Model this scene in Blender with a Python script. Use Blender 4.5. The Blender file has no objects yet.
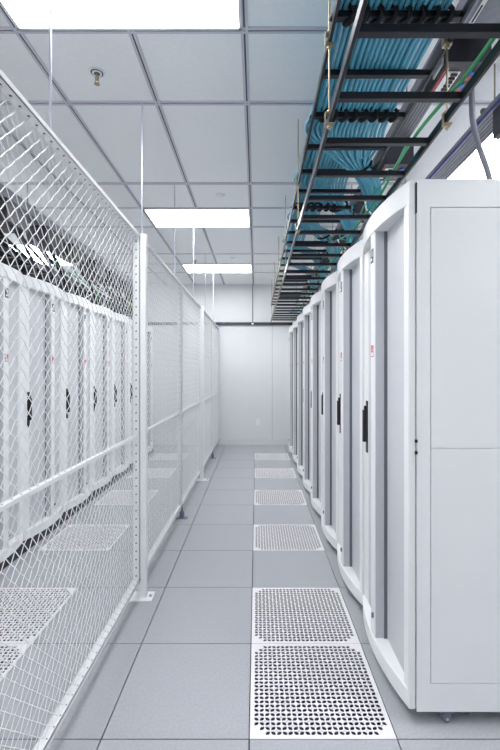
import bpy, math, random
from mathutils import Vector, Matrix
random.seed(7)
S = bpy.context.scene
COL = S.collection
# ------------------------------------------------------------------ materials
def srgb(r, g, b):
    f = lambda c: (c/255/12.92) if c/255 <= .04045 else ((c/255+.055)/1.055)**2.4
    return (f(r), f(g), f(b), 1)
def mat(name, col, rough=.5, metal=0, spec=.5, noise=None, bump=None, emit=None):
    m = bpy.data.materials.new(name); m.use_nodes = True
    nt = m.node_tree; b = nt.nodes['Principled BSDF']
    b.inputs['Base Color'].default_value = col
    b.inputs['Roughness'].default_value = rough
    b.inputs['Metallic'].default_value = metal
    b.inputs['Specular IOR Level'].default_value = spec
    tc = nt.nodes.new('ShaderNodeTexCoord')
    n = nt.nodes.new('ShaderNodeTexNoise'); nt.links.new(tc.outputs['Object'], n.inputs['Vector'])
    sc, amt = noise or (6, .02)
    n.inputs['Scale'].default_value = sc; n.inputs['Detail'].default_value = 3
    mr = nt.nodes.new('ShaderNodeMapRange'); nt.links.new(n.outputs['Fac'], mr.inputs['Value'])
    mr.inputs['From Min'].default_value = .3; mr.inputs['From Max'].default_value = .7
    mr.inputs['To Min'].default_value = 1-amt; mr.inputs['To Max'].default_value = 1+amt
    mx = nt.nodes.new('ShaderNodeVectorMath'); mx.operation = 'SCALE'
    mx.inputs[0].default_value = col[:3]
    nt.links.new(mr.outputs['Result'], mx.inputs['Scale'])
    nt.links.new(mx.outputs['Vector'], b.inputs['Base Color'])
    if bump:
        bn = nt.nodes.new('ShaderNodeTexNoise'); bn.inputs['Scale'].default_value = bump[0]
        nt.links.new(tc.outputs['Object'], bn.inputs['Vector'])
        bp = nt.nodes.new('ShaderNodeBump'); bp.inputs['Strength'].default_value = bump[1]; bp.inputs['Distance'].default_value = .002
        nt.links.new(bn.outputs['Fac'], bp.inputs['Height']); nt.links.new(bp.outputs['Normal'], b.inputs['Normal'])
    if emit:
        b.inputs['Emission Color'].default_value = (*emit[0], 1); b.inputs['Emission Strength'].default_value = emit[1]
    return m
LIGHT = 11.0
M = {
 'floor': mat('floor_vinyl', srgb(177,181,186), .62, spec=.3, noise=(90,.07), bump=(60,.05)),
 'plenum': mat('plenum_dark', srgb(62,64,84), .9),
 'ceil': mat('ceiling_tile', srgb(243,246,247), .8, noise=(40,.015)),
 'grid': mat('ceiling_grid', srgb(205,207,216), .5),
 'groove': mat('grid_groove', srgb(84,86,98), .7),
 'wall': mat('wall_paint', srgb(230,234,236), .6, noise=(3,.01)),
 'base': mat('baseboard', srgb(226,229,232), .5),
 'seam': mat('wall_seam', srgb(165,168,180), .6),
 'dark': mat('dark_grey_metal', srgb(62,64,72), .45, .3),
 'white': mat('white_powder_coat', srgb(240,242,244), .38, noise=(4,.008)),
 'whitecab': mat('white_cabinet_paint', srgb(242,245,246), .35, noise=(3,.01)),
 'fence': mat('white_fence_paint', srgb(245,247,248), .4),
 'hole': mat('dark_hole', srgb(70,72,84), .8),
 'tile': mat('white_perforated_metal', srgb(243,243,246), .45),
 'rack': mat('black_ladder_metal', srgb(52,53,58), .28, .75, noise=(12,.06)),
 'zinc': mat('yellow_zinc', srgb(168,158,132), .45, .5, noise=(60,.15)),
 'chrome': mat('bright_rod', srgb(205,208,220), .3, .6),
 'cable': mat('teal_cable', srgb(86,165,192), .42, noise=(20,.06)),
 'strap': mat('black_velcro', srgb(20,19,26), .8),
 'bus': mat('busway_aluminium', srgb(132,133,142), .45, .3),
 'busdark': mat('busway_groove', srgb(60,60,68), .7),
 'blue': mat('blue_edge', srgb(48,58,140), .5),
 'black': mat('black_plastic', srgb(26,26,32), .45),
 'blacks': mat('black_box_paint', srgb(44,43,52), .4),
 'red': mat('red_ink', srgb(214,70,84), .5),
 'blueplug': mat('blue_plastic', srgb(50,96,190), .4),
 'redplug': mat('red_plastic', srgb(190,66,70), .4),
 'green': mat('green_wire', srgb(38,140,84), .45),
 'tealgreen': mat('green_blue_wire', srgb(58,150,140), .45),
 'conduit': mat('grey_conduit', srgb(128,130,142), .5, noise=(30,.1)),
 'rubber': mat('grey_blue_rubber', srgb(110,120,142), .6),
 'yellow': mat('yellow_wire', srgb(220,205,70), .5),
 'lamp': mat('lamp_diffuser', (1,1,1,1), .5, emit=((1,.975,1), LIGHT)),
 'plate': mat('outlet_plate', srgb(246,246,248), .4),
}
def perf_mat():
    m = bpy.data.materials.new('perforated_steel'); m.use_nodes = True
    nt = m.node_tree; b = nt.nodes['Principled BSDF']; b.inputs['Roughness'].default_value = .5
    tc = nt.nodes.new('ShaderNodeTexCoord'); mp = nt.nodes.new('ShaderNodeMapping')
    mp.inputs['Rotation'].default_value = (math.radians(45), 0, 0)
    vo = nt.nodes.new('ShaderNodeTexVoronoi'); vo.inputs['Scale'].default_value = 120; vo.inputs['Randomness'].default_value = 0
    nt.links.new(tc.outputs['Object'], mp.inputs['Vector']); nt.links.new(mp.outputs['Vector'], vo.inputs['Vector'])
    cr = nt.nodes.new('ShaderNodeValToRGB'); cr.color_ramp.elements[0].position = .28; cr.color_ramp.elements[1].position = .36
    cr.color_ramp.elements[0].color = srgb(112,116,124); cr.color_ramp.elements[1].color = srgb(214,217,221)
    nt.links.new(vo.outputs['Distance'], cr.inputs['Fac']); nt.links.new(cr.outputs['Color'], b.inputs['Base Color'])
    return m
M['perf'] = perf_mat()
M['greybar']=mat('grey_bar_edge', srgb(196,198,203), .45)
M['gasket']=mat('dark_gasket', srgb(104,107,116), .7)  # shadow line at the base of the door bar, put in as colour
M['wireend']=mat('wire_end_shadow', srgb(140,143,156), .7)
# ------------------------------------------------------------------ mesh builder
class MB:
    def __init__(s): s.v=[]; s.f=[]; s.m=[]; s.mats=[]
    def mi(s, m):
        if m not in s.mats: s.mats.append(m)
        return s.mats.index(m)
    def add(s, vs, fs, m):
        o=len(s.v); k=s.mi(m); s.v+= [tuple(v) for v in vs]
        for f in fs: s.f.append([i+o for i in f]); s.m.append(k)
        return s
    def box(s, x0,x1,y0,y1,z0,z1,m):
        x0,x1=sorted((x0,x1)); y0,y1=sorted((y0,y1)); z0,z1=sorted((z0,z1))
        v=[(x,y,z) for z in (z0,z1) for y in (y0,y1) for x in (x0,x1)]
        return s.add(v,[(0,2,3,1),(4,5,7,6),(0,1,5,4),(2,6,7,3),(0,4,6,2),(1,3,7,5)],m)
    def cyl(s, c, r, h, m, n=12, axis='z', r2=None):
        r2 = r if r2 is None else r2; vs=[]
        for k,(rr,t) in enumerate(((r,0),(r2,h))):
            for i in range(n):
                a=2*math.pi*i/n; p,q=rr*math.cos(a),rr*math.sin(a)
                vs.append({'z':(c[0]+p,c[1]+q,c[2]+t),'x':(c[0]+t,c[1]+p,c[2]+q),'y':(c[0]+q,c[1]+t,c[2]+p)}[axis])
        fs=[(i,(i+1)%n,n+(i+1)%n,n+i) for i in range(n)]+[tuple(range(n-1,-1,-1)),tuple(range(n,2*n))]
        return s.add(vs,fs,m)
    def tube(s, pts, r, m, n=8, cap=True):
        pts=[Vector(p) for p in pts]; N=len(pts); vs=[]
        for i,p in enumerate(pts):
            t=(pts[min(i+1,N-1)]-pts[max(i-1,0)]).normalized()
            up=Vector((0,0,1)) if abs(t.z)<.9 else Vector((1,0,0))
            a=t.cross(up).normalized(); b=a.cross(t).normalized()
            for k in range(n):
                th=2*math.pi*k/n; vs.append(p+a*(r*math.cos(th))+b*(r*math.sin(th)))
        fs=[(i*n+k,i*n+(k+1)%n,(i+1)*n+(k+1)%n,(i+1)*n+k) for i in range(N-1) for k in range(n)]
        if cap: fs+= [tuple(range(n-1,-1,-1)),tuple(range((N-1)*n,N*n))]
        return s.add(vs,fs,m)
    def build(s, name, parent=None, bevel=0, smooth=False, solid=0):
        me=bpy.data.meshes.new(name); me.from_pydata(s.v,[],s.f)
        for m in s.mats: me.materials.append(M[m])
        me.polygons.foreach_set('material_index', s.m)
        if smooth: me.polygons.foreach_set('use_smooth',[True]*len(s.f))
        me.update(); o=bpy.data.objects.new(name,me); COL.objects.link(o)
        if parent: o.parent=parent
        if bevel:
            b=o.modifiers.new('bevel','BEVEL'); b.width=bevel; b.segments=2; b.limit_method='ANGLE'
        if solid:
            d=o.modifiers.new('solid','SOLIDIFY'); d.thickness=solid; d.offset=-1
        return o
def tag(o, label, cat, group=None):
    o['label']=label; o['category']=cat
    if group: o['group']=group
    return o
def thing(name, label, cat, loc=(0,0,0), group=None, rz=0):
    o=bpy.data.objects.new(name,None); COL.objects.link(o); o.location=loc; o.rotation_euler=(0,0,rz); o.empty_display_size=.1
    return tag(o,label,cat,group)
def struct(o): o['kind']='structure'; return o
def copy_tree(o, parent=None):
    c=o.copy(); COL.objects.link(c); c.parent=parent
    for ch in list(o.children): copy_tree(ch,c)
    return c
def smooth_path(ctrl, n=10):
    P=[Vector(p) for p in ctrl]; P=[P[0]*2-P[1]]+P+[P[-1]*2-P[-2]]; out=[]
    for i in range(1,len(P)-2):
        for k in range(n):
            t=k/n; a,b,c,d=P[i-1:i+3]
            out.append(.5*((2*b)+(c-a)*t+(2*a-5*b+4*c-d)*t*t+(3*b-a-3*c+d)*t**3))
    out.append(P[-2]); return out
ORD=['nearest','second','third','fourth','fifth','sixth','seventh','eighth','ninth','tenth','eleventh','twelfth','thirteenth']
# ------------------------------------------------------------------ camera
EYE=1.517
cam=bpy.data.cameras.new('camera'); co=bpy.data.objects.new('camera',cam); COL.objects.link(co)
co.location=(0,0,EYE); co.rotation_euler=(math.radians(90),0,0)
cam.sensor_fit='VERTICAL'; cam.sensor_height=36; cam.sensor_width=24; cam.lens=420*36/750
cam.shift_x=-6.5/750; cam.shift_y=-3/750; cam.clip_start=.05
S.camera=co
# ------------------------------------------------------------------ room
CZ=3.352; YW=8.8; X0,X1,Y0=-5.0,4.3,-2.55
T=.6115; TX=-.03; TY=1.735
perf_cells=set()
for j in (0,1,3,5,7,9):
    perf_cells.add((0,j)); perf_cells.add((-3,j))
perf_cells.add((0,-2)); perf_cells.add((-3,-2))
fl=MB(); g=.0029
for i in range(-9,9):
    for j in range(-8,12):
        if (i,j) in perf_cells: continue
        xa,xb=max(TX+i*T,X0),min(TX+(i+1)*T,X1); ya,yb=max(TY+j*T,Y0),min(TY+(j+1)*T,YW)
        if xb-xa<.01 or yb-ya<.01: continue
        fl.box(xa+g,xb-g,ya+g,yb-g,-.03,0,'floor')
struct(fl.build('floor'))
struct(MB().box(X0,X1,Y0,YW,-.42,-.40,'plenum').build('floor_subfloor'))
struct(MB().box(X0,X1,Y0,YW,CZ,CZ+.03,'ceil').build('ceiling'))
w=MB().box(X0-.1,X1+.1,YW,YW+.1,-.42,CZ+.1,'wall')
for x in (.33,-1.25,-2.9,1.95): w.box(x-.003,x+.003,YW-.0015,YW,.11,2.5,'seam')
struct(w.build('wall_back'))
struct(MB().box(X0-.1,X0,Y0,YW,-.42,CZ+.1,'wall').build('wall_left'))
struct(MB().box(X1,X1+.1,Y0,YW,-.42,CZ+.1,'wall').build('wall_right'))
struct(MB().box(X0-.1,X1+.1,Y0-.1,Y0,-.42,CZ+.1,'wall').build('wall_front'))
struct(MB().box(X0,X1,YW-.012,YW,0,.11,'base').box(X0,X1,YW-.02,YW,0,.02,'base').build('baseboard_back'))
struct(MB().box(X0,X1,YW-.035,YW,2.50,2.555,'dark').box(X0,X1,YW-.05,YW-.035,2.50,2.508,'dark').build('trim_1'))
# ceiling grid
CX=[-.065+.6085*k for k in range(-8,8)]
CY=[-2.02,-.8,-.19,1.03,1.64,2.25,2.86,4.08,4.69,5.30,6.51,7.12,7.73]
gm=MB()
def bar(x0,x1,y0,y1,along):
    if along=='y':
        for s in (-1,1): gm.box(x0+s*.0125-.0075,x0+s*.0125+.0075,y0,y1,CZ-.008,CZ,'grid')
        gm.box(x0-.005,x0+.005,y0,y1,CZ-.003,CZ,'groove')
    else:
        for s in (-1,1): gm.box(x0,x1,y0+s*.0125-.0075,y0+s*.0125+.0075,CZ-.0075,CZ,'grid')
        gm.box(x0,x1,y0-.005,y0+.005,CZ-.0025,CZ,'groove')
for y in CY: bar(X0,X1,y,y,'x')
for x in CX: bar(x,x,Y0,YW,'y')
struct(gm.build('trim_2'))
# ------------------------------------------------------------------ ceiling lights
def troffer(x0,x1,y0,y1,label):
    t=thing('ceiling_light',label,'ceiling light',((x0+x1)/2,(y0+y1)/2,CZ-.012),'recessed ceiling lights')
    a,b=(x1-x0)/2-.012,(y1-y0)/2-.012
    f=MB()
    f.box(-a,a,-b,-b+.016,-.003,.012,'white').box(-a,a,b-.016,b,-.003,.012,'white').box(-a,-a+.016,-b,b,-.003,.012,'white').box(a-.016,a,-b,b,-.003,.012,'white')
    if b<a: f.box(-a+.03,a,-b+.125,-b+.137,-.003,.006,'white')
    else: f.box(-a+.125,-a+.137,-b,b,-.003,.006,'white')
    f.build('light_frame',t)
    MB().box(-a+.016,a-.016,-b+.016,b-.016,.004,.011,'lamp').build('diffuser',t)
L=-1.282; R=-.065
troffer(L,R,1.64,2.25,'large bright ceiling light cut by the top edge of the photo')
troffer(L,R,4.69,5.30,'bright rectangular ceiling light over the middle of the aisle')
troffer(L,R,7.12,7.73,'small looking ceiling light nearest the back wall over the aisle')
troffer(L,R,-.8,-.19,'ceiling light over the aisle behind the camera')
for k,(a,b) in enumerate(((6.0,7.2),(3.5,4.69),(1.03,2.25),(-1.4,-.19))):  # all but the first are added to brighten the room
    troffer(CX[2],CX[3],a,b,['ceiling light glowing through the mesh above the left cabinets','ceiling light over the far left aisle beside the third fence rod','ceiling light over the far left aisle near the camera','ceiling light over the far left aisle behind the camera'][k])
for k,(a,b) in enumerate(((2.86,4.08),(6.51,7.73),(.4,1.64))):  # more fixtures added on the right to light the room
    troffer(CX[11]-.01,CX[12],a,b,['ceiling light glowing above the nearest right-hand cabinet top','ceiling light behind the far end of the right cabinet row','ceiling light beside the camera behind the right cabinets'][k])
# sprinklers, detectors
def sprinkler(x,y,label):
    t=thing('sprinkler_head',label,'sprinkler',(x,y,CZ),'sprinkler heads')
    MB().cyl((0,0,-.006),.047,.006,'white',24).cyl((0,0,-.007),.037,.002,'groove',24).cyl((0,0,-.011),.029,.005,'white',24).cyl((0,0,-.012),.018,.002,'groove',20).build('escutcheon',t)
    MB().cyl((0,0,-.05),.008,.04,'zinc',10).box(-.012,-.008,-.003,.003,-.07,-.03,'zinc').box(.008,.012,-.003,.003,-.07,-.03,'zinc').cyl((0,0,-.074),.017,.004,'zinc',14).build('nozzle',t)
sprinkler(-.976,2.57,'brass sprinkler head in the ceiling tile nearest the big light')
sprinkler(-1.01,6.9,'small sprinkler head beside the farthest ceiling light')
def detector(x,y,label):
    t=thing('ceiling_detector',label,'detector',(x,y,CZ),'flat white ceiling discs')
    MB().cyl((0,0,-.01),.05,.01,'white',24).build('base_ring',t)
    MB().cyl((0,0,-.022),.022,.012,'white',20,r2=.03).build('cap',t)
detector(-.374,4.36,'flat white disc in the ceiling in front of the middle light')
detector(-.38,6.76,'flat white disc in the ceiling in front of the farthest light')
# wall bits
t=thing('wall_outlet','white electrical outlet low on the back wall','outlet',(.03,YW,.47))
MB().box(-.04,.04,-.006,0,-.06,.06,'plate').build('plate',t,bevel=.002)
for z in (-.025,.025): MB().box(-.016,.016,-.009,-.006,z-.015,z+.015,'plate').box(-.008,-.005,-.0095,-.009,z-.006,z+.006,'hole').box(.005,.008,-.0095,-.009,z-.006,z+.006,'hole').build('socket',t)
t=thing('wall_conduit','thin grey conduit down the back wall ending at the dark rail','conduit',(-.082,YW-.02,2.555))
MB().tube([(0,0,0),(0,0,CZ-2.555)],.008,'bus').build('pipe',t)
MB().cyl((0,-.022,-.035),.026,.014,'white',14,axis='y').build('knob',t)
tag(MB().box(-.73,-.66,YW-.042,YW-.035,2.522,2.546,'blueplug').build('rail_tag'),'small blue tag on the dark rail of the back wall','tag')
# ------------------------------------------------------------------ perforated floor tile
def perf_mesh():
    b=MB(); n=24; p=.0240; h0=-n*p/2; zt=0
    H=T/2-.0017
    def cellquad(i,j):
        x,y=h0+i*p,h0+j*p; b.add([(x,y,0),(x+p,y,0),(x+p,y+p,0),(x,y+p,0)],[(0,1,2,3)],'tile')
    for i in range(n):
        for j in range(n):
            ci=min(i,n-1-i); cj=min(j,n-1-j)
            if ci+cj<2: cellquad(i,j); continue
            flip=(i+j)%2
            def P(u,v):
                if flip: u=1-u
                return (h0+(i+u)*p,h0+(j+v)*p,0)
            # lens from near (0,0) to (1,1)
            t0=(.12,.12); t1=(.88,.88); K=5
            for side in (-1,1):
                arc=[]
                for k in range(1,K):
                    s=k/K; c=(t0[0]+(t1[0]-t0[0])*s, t0[1]+(t1[1]-t0[1])*s); d=.36*math.sin(math.pi*s)*.7071
                    arc.append((c[0]+d*(1 if side<0 else -1), c[1]-d*(1 if side<0 else -1)))
                # corner for this side: (1,0) for side<0 ; (0,1) for side>0
                B=(1,0) if side<0 else (0,1)
                # lattice vertex index of B corner
                bi=i+((1-B[0]) if flip else B[0]); bj=j+B[1]
                dot = ((bi+bj)//2)%2==0 and 0<bi<n and 0<bj<n
                if not dot:
                    poly=[(0,0),B,(1,1),t1]+arc[::-1]+[t0]
                    polys=[poly]
                else:
                    mid=arc[len(arc)//2] if len(arc)%2 else ((arc[1][0]+arc[2][0])/2,(arc[1][1]+arc[2][1])/2)
                    f=lambda s,e=0:(B[0]+(mid[0]-B[0])*s+(e),B[1]+(mid[1]-B[1])*s+(e))
                    a0=f(.22); a1=f(.72); e=.10
                    lo=f(.47,-e); hi=f(.47,e)
                    h=len(arc)//2
                    polys=[[(0,0),B,a0,lo,a1,mid]+arc[:h][::-1]+[t0],
                           [B,(1,1),t1]+arc[h:][::-1]+[mid,a1,hi,a0]]
                for poly in polys:
                    pts=[P(*q) for q in poly]
                    ar=sum(pts[k][0]*pts[(k+1)%len(pts)][1]-pts[(k+1)%len(pts)][0]*pts[k][1] for k in range(len(pts)))
                    if ar<0: pts=pts[::-1]
                    b.add(pts,[tuple(range(len(pts)))],'tile')
    a=-h0
    for q in ([(-H,-H),(H,-H),(a,-a),(-a,-a)],[(H,-H),(H,H),(a,a),(a,-a)],[(H,H),(-H,H),(-a,a),(a,a)],[(-H,H),(-H,-H),(-a,-a),(-a,a)]):
        b.add([(x,y,0) for x,y in q],[(0,1,2,3)],'tile')
    return b
pt=perf_mesh().build('perforated_floor_tile',solid=.003)
cells=sorted(perf_cells)
names={0:'in the main aisle beside the right cabinets',-3:'in the left aisle behind the fence'}
first=True
for col in (0,-3):
    k=0
    for j in sorted(c[1] for c in perf_cells if c[0]==col):
        o=pt if first else pt.copy()
        if not first: COL.objects.link(o)
        first=False
        o.location=(TX+(col+.5)*T,TY+(j+.5)*T,0)
        if j<0: lb='white perforated floor tile %s, behind the camera'%names[col]
        else:
            lb='%s white perforated floor tile from the camera %s'%(ORD[k].capitalize() if k else 'Nearest',names[col]); k+=1
        tag(o,lb,'floor tile','perforated tiles '+names[col])
# ------------------------------------------------------------------ fence
XF=-.797; HW=.022; ZB,ZM,ZT=.118,1.095,2.434
SP=.054
def mesh_wires(y0,y1,z0,z1):
    b=MB(); r=.0020; am=.0021
    h=SP/2
    def wire(pts):
        vs=[]; n=3
        for (x,y,z),d in pts:
            t=Vector((0,1,d)).normalized(); a=Vector((1,0,0)); c=t.cross(a)
            for k in range(n):
                th=2*math.pi*k/n+.5; vs.append(Vector((x,y,z))+a*(r*math.cos(th))+c*(r*math.sin(th)))
        N=len(pts)
        b.add(vs,[(i*n+k,i*n+(k+1)%n,(i+1)*n+(k+1)%n,(i+1)*n+k) for i in range(N-1) for k in range(n)],'fence')
    for d in (1,-1):
        # lines y = c + d*(z-z0)
        cs = [y0+ (k+.5)*SP for k in range(-60,60)]
        for ci,c in enumerate(cs):
            za,zb=z0,z1
            if d==1: za=max(z0,z0+(y0-c)); zb=min(z1,z0+(y1-c))
            else: za=max(z0,z0+(c-y1)); zb=min(z1,z0+(c-y0))
            if zb-za<.004: continue
            zs=[za]+[z0+h*k for k in range(1,int((z1-z0)/h)+2) if za+.003<z0+h*k<zb-.003]+[zb]
            pts=[]
            for z in zs:
                k=round((z-z0)/h); 
                # index of the other family's wire crossing here
                s=(-1)**(k//1 if d==1 else k+1)
                if d==1: s=(-1)**k
                else: s=-(-1)**k
                s=s*(1 if ci%2==0 else 1)
                pts.append(((XF+am*s,c+d*(z-z0),z),d))
            wire(pts)
    return b
def fence_panel(y0,y1,label):
    t=thing('mesh_fence',label,'fence panel',(0,0,0),'white wire mesh fence panels')
    f=MB(); th=.003; fl_=.022
    xa,xb=XF-HW,XF+HW
    # top channel
    def chan_h(z_in,z_out):
        za,zb=sorted((z_in,z_in+(th if z_out>z_in else -th)))
        f.box(xa,xb,y0,y1,za,zb,'fence')
        f.box(xb-th,xb,y0,y1,min(z_in,z_out),max(z_in,z_out),'fence'); f.box(xa,xa+th,y0,y1,min(z_in,z_out),max(z_in,z_out),'fence')
    chan_h(ZT-fl_,ZT); chan_h(ZB+fl_,ZB)
    for yi,yo in ((y0+fl_,y0),(y1-fl_,y1)):
        f.box(xa,xb,yi,yi+(th if yo>yi else -th),ZB,ZT,'fence')
        f.box(xb-th,xb,min(yi,yo),max(yi,yo),ZB,ZT,'fence'); f.box(xa,xa+th,min(yi,yo),max(yi,yo),ZB,ZT,'fence')
    # wire ends seen as dots on the inner webs
    n=int((y1-y0-2*fl_)/SP)
    for k in range(n+1):
        y=y0+fl_+SP*(k+.5)
        if y>y1-fl_-.01: break
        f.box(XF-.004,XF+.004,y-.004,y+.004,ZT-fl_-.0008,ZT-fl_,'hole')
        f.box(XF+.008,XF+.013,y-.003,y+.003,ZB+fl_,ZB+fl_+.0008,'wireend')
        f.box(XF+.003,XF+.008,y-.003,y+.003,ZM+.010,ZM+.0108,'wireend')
    nz=int((ZT-ZB-.04)/SP)
    for k in range(nz+1):
        z=ZB+fl_+SP*(k+.5)
        if abs(z-ZM)<.03: continue
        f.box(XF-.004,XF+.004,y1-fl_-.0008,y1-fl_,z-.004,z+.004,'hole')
    f.build('frame',t)
    MB().box(XF-.010,XF+.012,y0+fl_,y1-fl_,ZM-.010,ZM+.010,'fence').build('mid_rail',t,bevel=.003)
    mesh_wires(y0+fl_,y1-fl_,ZB+fl_,ZM-.012).build('wire_mesh',t)
    mesh_wires(y0+fl_,y1-fl_,ZM+.012,ZT-fl_).build('wire_mesh',t)
PY=[2.83,5.90]; PW=.027
spans=[(1.203,PY[0]-PW),(PY[0]+PW,4.362),(4.368,PY[1]-PW),(PY[1]+PW,7.387),(7.393,8.775),(-.2+PW,1.197)]
lab=['white diamond mesh fence panel nearest the camera, cut by the left edge','white mesh fence panel just behind the nearest fence post','white mesh fence panel just in front of the second fence post','white mesh fence panel just beyond the second fence post','white mesh fence panel that ends at the back wall','white mesh fence panel beside the camera, outside the left edge']
for s,l in zip(spans,lab): fence_panel(*s,l)
def post(y,label):
    t=thing('fence_post',label,'fence post',(XF+.030,y,0),'square white fence posts')
    MB().box(-.0275,.0275,-PW+.001,PW-.001,.008,ZT+.008,'fence').build('shaft',t,bevel=.004)
    px=-.025 if y<4 else -.005
    MB().box(px-.098,px+.098,-.06,.06,0,.008,'fence').build('base_plate',t,bevel=.002)
    for s in (-1,1): MB().cyl((px+s*.078,0,.008),.013,.003,'chrome',14).cyl((px+s*.078,0,.011),.008,.008,'chrome',6).build('bolt',t)
post(PY[0],'tall square white fence post nearest the camera'); post(PY[1],'second white fence post, halfway to the back wall'); post(-.2,'square white fence post behind the camera')
def foot(y,label):
    t=thing('fence_leveller',label,'fence foot',(XF+.022,y,0),'short fence feet under the panel joints')
    MB().box(-.06,.06,-.035,.035,0,.006,'bus').build('foot_plate',t,bevel=.001)
    MB().cyl((0,0,.006),.024,.06,'rubber',14).cyl((0,0,.066),.010,ZB-.066,'rubber',10).build('foot_stem',t)
foot(4.365,'short grey fence foot under the joint between first and second post'); foot(7.39,'short grey fence foot under the joint near the back wall'); foot(1.2,'short grey fence foot under the joint nearest the camera')
for k,y in enumerate((.4,1.62,2.86,4.08,5.30,6.51,7.73)):
    t=thing('hanger_rod',('%s of the thin bright rods from the ceiling to the fence top'%(ORD[k-1] if k>1 else 'nearest')) if k else 'thin bright rod to the fence top, behind the camera','rod',(XF+(.018 if abs(y-2.83)<.06 else .002),y,ZT+.008 if abs(y-2.83)<.06 else ZT),'rods between ceiling and fence top')
    zb=t.location.z
    MB().cyl((0,0,0),.0048,CZ-zb,'chrome',10).build('rod',t,smooth=False)
    MB().cyl((0,0,0),.012,.008,'chrome',6).build('nut',t)
for k,(y,) in enumerate(((1.42,),(2.1,))):
    pass
# ------------------------------------------------------------------ cabinets
CH=2.345
CB=.058
def cabinet(w, label, group, end_panel=False, plinth=False):
    """local: u=+y along the row, aisle side is -x"""
    t=thing('server_cabinet',label,'server cabinet',(0,0,0),group)
    e=.003
    b=MB().box(.0,1.07,e+(.009 if end_panel else 0),w-e,CB if not plinth else .075,CH,'whitecab'); b.build('body',t,bevel=.008)
    if end_panel:
        s=MB(); y0,y1=e,e+.009
        s.box(0,.058,y0,y1,CB,CH,'whitecab').box(.058,1.07,y0,y1,2.226,CH,'whitecab').box(.058,1.07,y0,y1,CB,.178,'whitecab').box(1.01,1.07,y0,y1,.178,2.226,'whitecab').build('side_frame',t)
        MB().box(.062,1.006,y0+.001,y1,1.192,2.222,'whitecab').build('side_panel',t)
        MB().box(.062,1.006,y0+.001,y1,.182,1.188,'whitecab').build('side_panel',t)
    if plinth:
        MB().box(-.055,1.04,.002,w-.002,0,.078,'black').build('plinth',t)
    else:
        for cx_,cy_ in ((.135,.024),(.135,w-.06),(.95,.034),(.95,w-.06)):
            MB().cyl((cx_,cy_-.009,.019),.019,.018,'rubber',18,axis='y').box(cx_-.026,cx_+.026,cy_-.013,cy_+.013,.042,CB+.001,'rubber').box(cx_-.014,cx_+.014,cy_-.013,cy_-.009,.012,.045,'bus').cyl((cx_,cy_-.016,.02),.006,.004,'chrome',10,axis='y').build('caster',t)
        for cx_,cy_ in ((.25,.08),(.25,w-.08)):
            MB().cyl((cx_,cy_,0),.018,.008,'rubber',14).cyl((cx_,cy_,.008),.006,CB-.007,'chrome',8).build('levelling_foot',t)
    # door
    z0,z1=(.085 if plinth else .066),CH-.004; ya,yb=.006,w-.006
    yc=w*.5
    def vx(y): return -(.03+.055*(1-((y-yc)/(w/2))**2))
    d=MB(); N=16
    def bowrail(za,zb):
        vs=[]; fs=[]
        for i in range(N+1):
            y=ya+(yb-ya)*i/N
            for (x,z) in ((-.004,za),(vx(y),za),(vx(y),zb),(-.004,zb)): vs.append((x,y,z))
        for i in range(N):
            for k in range(4): fs.append((i*4+k,i*4+(k+1)%4,(i+1)*4+(k+1)%4,(i+1)*4+k))
        fs+=[(3,2,1,0),(N*4,N*4+1,N*4+2,N*4+3)]
        d.add(vs,fs,'whitecab')
    bowrail(z0,z0+.078); bowrail(z1-.10,z1)
    d.box(-.034,-.004,ya,ya+.06,z0+.07,z1-.095,'whitecab'); d.box(-.024,-.004,yb-.10,yb,z0+.07,z1-.095,'whitecab')
    dr=d.build('door',t,bevel=.004)
    za,zb=z0+.076,z1-.097
    bu=.37 if w>.77 else .29
    MB().box(-.014,-.006,ya+.06,bu,za,zb,'perf').build('perforated_panel',dr)
    MB().box(-.022,-.006,bu+.06,yb-.10,za,zb,'perf').build('perforated_panel',dr)
    bx=vx(bu+.02)+.004
    MB().box(bx,-.006,bu,bu+.062,za-.002,zb+.002,'whitecab').build('door_bar',dr,bevel=.006)
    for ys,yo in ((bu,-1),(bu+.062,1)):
        MB().box(bx+.008,-.020,ys,ys+yo*.003,za,zb,'greybar').box(-.030,-.012,ys+yo*.001,ys+yo*.008,za,zb,'gasket').build('bar_edge',dr)  # grey side plates; dark base strips stand in for the shadow line
    # badge and warning label on the bar front
    zb_=EYE+(372-255)*2.18/420
    MB().box(bx-.003,bx,bu+.012,bu+.052,zb_-.035,zb_+.035,'dark').box(bx-.004,bx-.003,bu+.018,bu+.03,zb_-.005,zb_+.028,'plate').box(bx-.004,bx-.003,bu+.022,bu+.046,zb_-.026,zb_-.012,'plate').build('badge',dr)
    zl=EYE+(372-351)*2.18/420
    MB().box(bx-.001,bx,bu+.010,bu+.052,zl-.030,zl+.03,'red').box(bx-.0015,bx-.001,bu+.014,bu+.048,zl-.026,zl-.006,'plate')\
        .box(bx-.0015,bx-.001,bu+.028,bu+.033,zl+.004,zl+.024,'plate').box(bx-.0015,bx-.001,bu+.02,bu+.041,zl+.001,zl+.005,'plate').build('warning_label',dr)
    MB().box(bx-.012,bx,bu+.004,bu+.010,.245,.27,'bus').build('door_catch',dr)
    hy=w-.085
    h=MB().box(-.030,-.023,hy-.017,hy+.017,1.035,1.345,'black')
    h.box(-.052,-.030,hy-.012,hy+.012,1.10,1.29,'black').box(-.044,-.030,hy-.010,hy+.010,1.29,1.315,'black')
    h.build('handle',dr,bevel=.003)
    MB().box(-.005,.001,.0015,.012,2.20,2.33,'black').build('hinge',dr)
    for z in (1.165,1.215): MB().cyl((-.003,.001,z),.006,.012,'black',10).build('hinge',dr)
    return t
RX=.688; W1=.80; RS=1.80
GR='server cabinets in the right-hand row'
c0=cabinet(W1,'nearest white server cabinet on the right, its side panel facing the camera',GR,end_panel=True)
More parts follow.
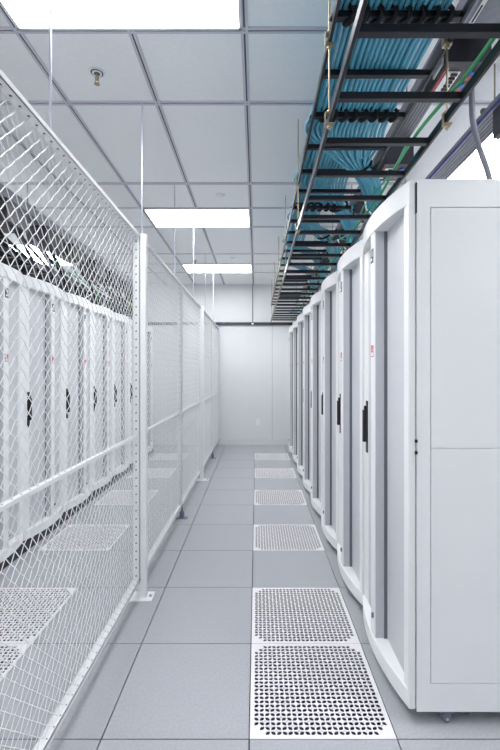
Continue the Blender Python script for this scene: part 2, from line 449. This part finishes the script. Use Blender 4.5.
c0.location=(RX,RS,0)
c1=cabinet(W1,'second white server cabinet in the right-hand row',GR)
c1.location=(RX,RS+W1,0)
for k in range(2,8):
    c=copy_tree(c1); c.location=(RX,RS+W1*k,0)
    c['label']='%s white server cabinet in the right-hand row, counted from the camera'%ORD[k] if k<7 else 'farthest white server cabinet in the right-hand row, nearest the back wall'
W2=.74; LX=-2.0; LE=7.99
GL='server cabinets behind the mesh fence'
l0=cabinet(W2,'farthest white server cabinet behind the mesh fence',GL,plinth=True)
for k in range(9):
    c=l0 if k==0 else copy_tree(l0)
    c.location=(LX,LE-W2*k,0); c.rotation_euler=(0,0,math.pi)
    if k: c['label']='%s white server cabinet from the far end behind the mesh fence'%ORD[k]
# ------------------------------------------------------------------ ladder racks
def ladder(x0,x1,z,y0,y1,first,pitch,label):
    t=thing('ladder_rack',label,'ladder rack',((x0+x1)/2,0,z),None)
    cx=(x0+x1)/2
    for s in (x0,x1):
        MB().box(s-cx-.0065,s-cx+.0065,y0,y1,-.019,.019,'rack').build('side_rail',t,bevel=.002)
    r0=None; y=first
    while y>y0+.05: y-=pitch
    y+=pitch
    while y<y1-.02:
        if r0 is None:
            r0=MB().box(x0-cx+.006,x1-cx-.006,-.0135,.0135,-.0135,.0135,'rack').build('rung',t,bevel=.002); r0.location=(0,y,0)
        else:
            r=r0.copy(); COL.objects.link(r); r.parent=t; r.location=(0,y,0)
        y+=pitch
    return t
ladder(.304,.785,EYE+1.05,-1.0,8.755,1.293,.3115,'lower black ladder rack over the right cabinet row')
ladder(.304,.80,EYE+1.38,-1.0,8.755,1.63,.316,'upper black ladder rack carrying the light blue cables')
ladder(-2.62,-2.16,EYE+1.05,-1.0,8.0,1.3,.3115,'black ladder rack over the cabinets behind the fence')
# hanger rods with clamps
def rackrod(x,y,zl,label,group,two=True):
    t=thing('threaded_rod',label,'threaded rod',(x,y,0),group)
    MB().cyl((0,0,zl-.045),.0042,CZ-zl+.045,'zinc',8).build('rod',t)
    for z in ((EYE+1.05,EYE+1.38) if two else (EYE+1.05,)):
        MB().box(-.016,.016,-.014,.014,z-.026,z-.020,'zinc').box(-.016,.016,-.014,.014,z+.020,z+.026,'zinc').box(-.019,-.016,-.010,.010,z-.026,z+.026,'zinc').cyl((0,0,z-.036),.011,.010,'zinc',6).cyl((0,0,z+.026),.011,.010,'zinc',6).build('clamp',t)
for k,y in enumerate((.43,1.745,3.05,4.37,5.69,7.0,8.3)):
    for sx,x in (('left',.304-.001),('right',.792)):
        lb='%s yellow threaded rod on the %s side of the blue cable racks'%(ORD[k-1] if k>1 else 'nearest',sx) if k else 'yellow threaded rod on the %s side of the racks, behind the camera'%sx
        rackrod(x,y,EYE+1.05,lb,'threaded rods holding the racks over the right row')
for k,y in enumerate((1.9,3.4,4.9,6.4,7.8)):
    rackrod(-2.16,y,EYE+1.05,'%s threaded rod holding the rack behind the fence'%ORD[k],'threaded rods holding the rack behind the fence',False)
# ------------------------------------------------------------------ blue cables
CR=.0097
def bundle(n,xa,xb,z,ysweep,ydrop,xdrop,desc,group,seed,ystart=.35):
    rnd=random.Random(seed)
    for k in range(n):
        f=k/max(1,n-1); x=xa+(xb-xa)*f
        j=lambda a:rnd.uniform(-a,a)
        col=k*7//n; lay=k%3 if n>7 else k%2
        bx=-.055+.018*col+j(.003); bz=.0205*lay
        rs=ysweep+.10*f
        pts=[(x,ystart,z),(x+j(.003),ystart+.6,z+j(.001)),(x+j(.003),(ystart+ysweep)/2,z)]
        bul=-.03*max(0,1-f*5); q=bx*1.15; yd=ydrop
        pts+=[(x+bul*.6+j(.004),rs-.25,z),(x+bul+.02*f,rs,z-.002),
              (x*.55+.72*.45+j(.006)+q*.3,rs+(yd-rs)*.42-q*.3,z-.010+bz*.6),
              (.70+q*.7,yd-.18-q*.7,z-.035+bz),
              (.80+q*.7,yd-.06-q*.7,z-.09+bz),
              (.865+q*.6,yd+.02-q*.5,z-.25+bz*.5),
              (.90+q*.6,yd+.05-q*.4,CH+.002)]
        o=MB().tube(smooth_path(pts,7),CR,'cable',8).build('data_cable',smooth=True)
        tag(o,desc,'cable',group)
    # tie around the dropping bundle
    return
zc=EYE+1.38+.0135+CR+.001
D='light blue data cable on the upper rack, '
bundle(19,.325,.735,zc,2.45,3.02,.86,D+'dropping to the second cabinet','blue cables dropping to the second cabinet',1)
bundle(16,.325,.66,zc+.0205,3.15,3.75,.86,D+'dropping to the third cabinet','blue cables dropping to the third cabinet',2,1.2)
bundle(12,.33,.57,zc+.041,3.95,4.55,.86,D+'dropping to the fourth cabinet','blue cables dropping to the fourth cabinet',3,1.9)
bundle(9,.34,.52,zc+.0615,4.75,5.35,.86,D+'dropping to the fifth cabinet','blue cables dropping to the fifth cabinet',4,2.6)
bundle(6,.35,.45,zc+.082,5.6,6.15,.86,D+'dropping to the sixth cabinet','blue cables dropping to the sixth cabinet',5,3.2)
# velcro wraps on two upper rungs
def wrap(y,x0,x1,turns,label):
    b=MB(); zr=EYE+1.38; pts=[]
    N=turns*12
    for i in range(N+1):
        a=2*math.pi*i/12; x=x0+(x1-x0)*i/N
        hgt=.030; zz=zr+.005
        pts.append((x-.026*math.cos(a), y+.026*math.cos(a), zz+hgt*math.sin(a)))
    b.tube(pts,.0095,'strap',8)
    tag(b.build('cable_strap',smooth=True),label,'cable strap','black straps wound round the rack rungs')
wrap(1.63,.32,.75,8,'black strap wound round the rung and blue cables nearest the camera')
wrap(2.262,.32,.75,8,'black strap wound round the rung just before the blue cables bend right')
wrap(3.53-.005,.32,.66,6,'black strap wound round the rung between the first and second cable drops')
def loop(c,ax,bx_,ang,label):
    b=MB(); ca,sa=math.cos(ang),math.sin(ang); pts=[]
    for i in range(21):
        a=2*math.pi*i/20; p=ax*math.cos(a); q=bx_*math.sin(a)
        pts.append((c[0]+p*ca, c[1]+p*sa, c[2]+q))
    b.tube(pts,.009,'strap',6)
    tag(b.build('cable_tie',smooth=True),label,'cable tie','black ties on the dropping cable bundles')
for k,yd in enumerate((3.02,3.75,4.55,5.35)):
    loop((.695,yd-.185,zc-.018+.0205*k),.088,.038,-.785,'black tie on the %s blue cable bundle dropping to a cabinet'%ORD[k])
# green wires along the lower rack
def wire(name,pts,r,m,label,cat,group=None,n=6):
    o=MB().tube(smooth_path(pts,n),r,m,8).build(name,smooth=True); return tag(o,label,cat,group)
zg=EYE+1.05+.0135+.008
rnd=random.Random(5)
p=[(.745,.2,zg),(.78-.02,1.36,zg),(.745,1.62,zg),(.722,1.86,zg),(.725,2.14,zg),(.75,2.58,zg)]+[(.74+rnd.uniform(-.03,.02),y,zg+rnd.uniform(0,.01)) for y in (3.1,3.6,4.1,4.6,5.1,5.6,6.2,6.8,7.4,8.0,8.6)]
wire('ground_wire',p,.0075,'green','bright green ground wire along the right rail of the lower rack','wire')
p=[(.715,2.0,zg+.01),(.738,2.3,zg+.02),(.70,2.7,zg+.01)]+[(.70+rnd.uniform(-.05,.04),y,zg+rnd.uniform(0,.03)) for y in (3.0,3.3,3.6,3.9,4.2,4.5,4.8,5.1,5.5,5.9,6.3,6.7,7.1,7.6,8.1,8.6)]
wire('ground_wire',p,.006,'tealgreen','blue-green wire winding beside the bright green one','wire')
# loose patch leads from racks to cabinet tops
for k in range(1,8):
    yb=RS+W1*k+.15
    for q in range(5):
        y=yb+q*.1+rnd.uniform(-.04,.04); m=['cable','tealgreen','white','cable','strap'][q]
        x=.66+rnd.uniform(-.06,.06)
        wire('patch_lead',[(x,y-.35,zg+.01),(x+.06,y-.15,zg+.012+rnd.uniform(0,.03)),(.80+rnd.uniform(0,.02),y,zg+.035),(.86,y+.05,zg-.08),(.88+rnd.uniform(-.02,.03),y+.08,CH+.002)],.0055,m,
             '%s patch lead hanging from the lower rack onto the %s right-hand cabinet'%(['light blue','blue-green','white','thin light blue','black'][q],ORD[k]),'cable','patch leads on the right cabinets')
# ------------------------------------------------------------------ busways
def busway(x0,x1,z,y0,y1,label,blue=False):
    t=thing('busway',label,'busway',((x0+x1)/2,0,z))
    h=(x1-x0)/2; tp=.045 if blue else .10; b=MB().box(-h,h,y0,y1,.012,tp,'bus').box(-h+.004,h-.004,y0,y1,.006,.012,'busdark')
    n=6; wd=2*h/n
    for i in range(n): b.box(-h+i*wd+wd*.2,-h+(i+1)*wd-wd*.2,y0,y1,0,.011,'bus')
    b.build('housing',t)
    if blue: MB().box(-h-.004,-h,y0,y1,-.004,.014,'blue').build('blue_edge',t)
    for y in [y0+.6+1.5*i for i in range(int((y1-y0)/1.5))]:
        MB().box(-h-.008,h+.008,y-.012,y+.012,tp,tp+.018,'dark').cyl((0,y,tp+.018),.005,CZ-z-tp-.018,'zinc',8).build('hanger',t)
    return t
BZ=EYE+1.50
busway(.875,.985,BZ,-1.0,8.6,'ribbed grey busway above the right cabinets, left of the two')
busway(1.345,1.49,BZ,1.9,8.6,'ribbed grey busway with a blue edge, farther right of the two',True)
busway(-2.30,-2.17,BZ,-1.0,8.0,'ribbed grey busway over the cabinets behind the fence')
def tapbox(x0,x1,y0,y1,z0,label,group,face=True):
    t=thing('tap_off_box',label,'tap-off box',((x0+x1)/2,(y0+y1)/2,z0),group)
    a,b=(x1-x0)/2,(y1-y0)/2
    MB().box(-a,a,-b,b,0,BZ-z0+.0005,'blacks').build('box',t,bevel=.003)
    if face:
        s=b/.12
        MB().box(-.072,-.012,-b*.55,b*.62,-.004,0,'plate').build('breaker_row',t)
        for i in range(6):
            y=-b*.5+i*b*.19
            MB().box(-.050,-.022,y,y+b*.09,-.012,-.004,'black').build('breaker_switch',t)
        for i,(m,y,x) in enumerate((('blueplug',-.5,.035),('redplug',-.30,.035),('blueplug',.12,.030),('redplug',.34,.028))):
            MB().cyl((x,y*b,-.010),.015,.010,m,14).build('socket',t)
        MB().box(-.085,-.078,-b*.6,b*.7,-.003,0,'red').build('red_stripe',t)
    return t
tapbox(.83,1.02,1.82,2.08,EYE+1.345,'black tap-off box with breakers and sockets nearest the camera','tap-off boxes on the right busway')
for k,y in enumerate((2.72,3.55,4.4,5.2,6.0,6.85)):
    tapbox(.83,1.02,y,y+.24,EYE+1.345,'%s black tap-off box under the right busway, counted from the camera'%ORD[k+1],'tap-off boxes on the right busway')
t=thing('feed_box','smooth grey feed box at the near end of the right busway','feed box',(.93,1.1,BZ-.10))
MB().box(-.09,.13,-.6,.66,0,.099,'conduit').build('box',t,bevel=.004)
MB().box(-.078,-.060,.38,.62,-.002,0,'plate').box(-.073,-.065,.42,.44,-.003,-.002,'black').box(-.073,-.065,.5,.58,-.003,-.002,'hole').build('label_plate',t)
tapbox(1.36,1.56,2.18,2.42,EYE+1.34,'black tap-off box cut by the right edge of the photo','tap-off boxes on the far right busway',False)
MBs=MB().box(.8225,.8295,1.86,1.96,EYE+1.365,EYE+1.44,'plate').box(.8215,.8225,1.87,1.95,EYE+1.42,EYE+1.435,'red')
MBs.build('warning_sticker',None)
tag(bpy.data.objects['warning_sticker'],'small white and red sticker on the nearest tap-off box side','sticker')
wire('flexible_conduit',[(1.09,2.12,BZ-.02),(1.075,2.1,EYE+1.44),(1.066,2.08,EYE+1.36),(1.072,2.08,EYE+1.24),(1.115,2.10,EYE+1.12),(1.17,2.12,EYE+1.0),(1.22,2.14,CH+.002)],.014,'conduit','grey flexible conduit hanging down to the nearest right cabinet','conduit')
# left overhead boxes and cables
for k,y in enumerate((1.7,2.3,3.0,3.6,4.3,4.9,5.6,6.2,6.9,7.5)):
    tapbox(-2.36,-2.14,y,y+.34,EYE+1.30+.03*(k%3),'%s black tap-off box from the camera over the cabinets behind the fence'%ORD[k],'tap-off boxes behind the fence',False)
rl=random.Random(9)
for k in range(34):
    y=2.0+k*.17+rl.uniform(-.05,.05); m=rl.choice(['strap','strap','dark','strap','green','blueplug','conduit','white'])
    x=-2.2+rl.uniform(-.1,.04); cn={'strap':'black','dark':'dark grey','green':'green','blueplug':'blue','conduit':'grey','white':'white'}[m]
    r=.014 if m in('strap','dark','conduit') else .008
    wire('power_whip',[(x,y,EYE+1.30),(x+.03,y+.1,EYE+1.2),(-2.12+rl.uniform(-.02,.05),y+.2+rl.uniform(0,.3),EYE+1.06+rl.uniform(-.05,.05)),(-2.14,y+.35,EYE+.93),(-2.2,y+.4,CH+.002)],r,m,
         '%s power cable drooping onto the cabinets behind the fence'%cn,'cable','%s power cables behind the fence'%cn)
for k in range(16):
    x=-2.57+k*.026; pts=[(x+rl.uniform(-.01,.01),y,EYE+1.05+.0135+.013+.012*(k%2)) for y in (0,1,2,3,4,5,6,7,7.8)]
    wire('trunk_cable',pts,.012,'strap','black trunk cable lying in the rack behind the fence','cable','black trunk cables in the rack behind the fence')
wire('fibre_cable',[(-2.1,6.9,EYE+1.15),(-2.06,7.1,EYE+1.1),(-2.1,7.4,EYE+1.12),(-2.12,7.7,EYE+1.09)],.01,'yellow','yellow cable seen through the fence beside the nearest post','cable')
# ------------------------------------------------------------------ world, view
wd=bpy.data.worlds.new('world'); S.world=wd; wd.use_nodes=True
wd.node_tree.nodes['Background'].inputs['Color'].default_value=(.9,.93,1,1); wd.node_tree.nodes['Background'].inputs['Strength'].default_value=.3
S.view_settings.view_transform='Standard'; S.view_settings.look='None'; S.view_settings.gamma=1
S.view_settings.use_curve_mapping=False; S.view_settings.exposure=.82
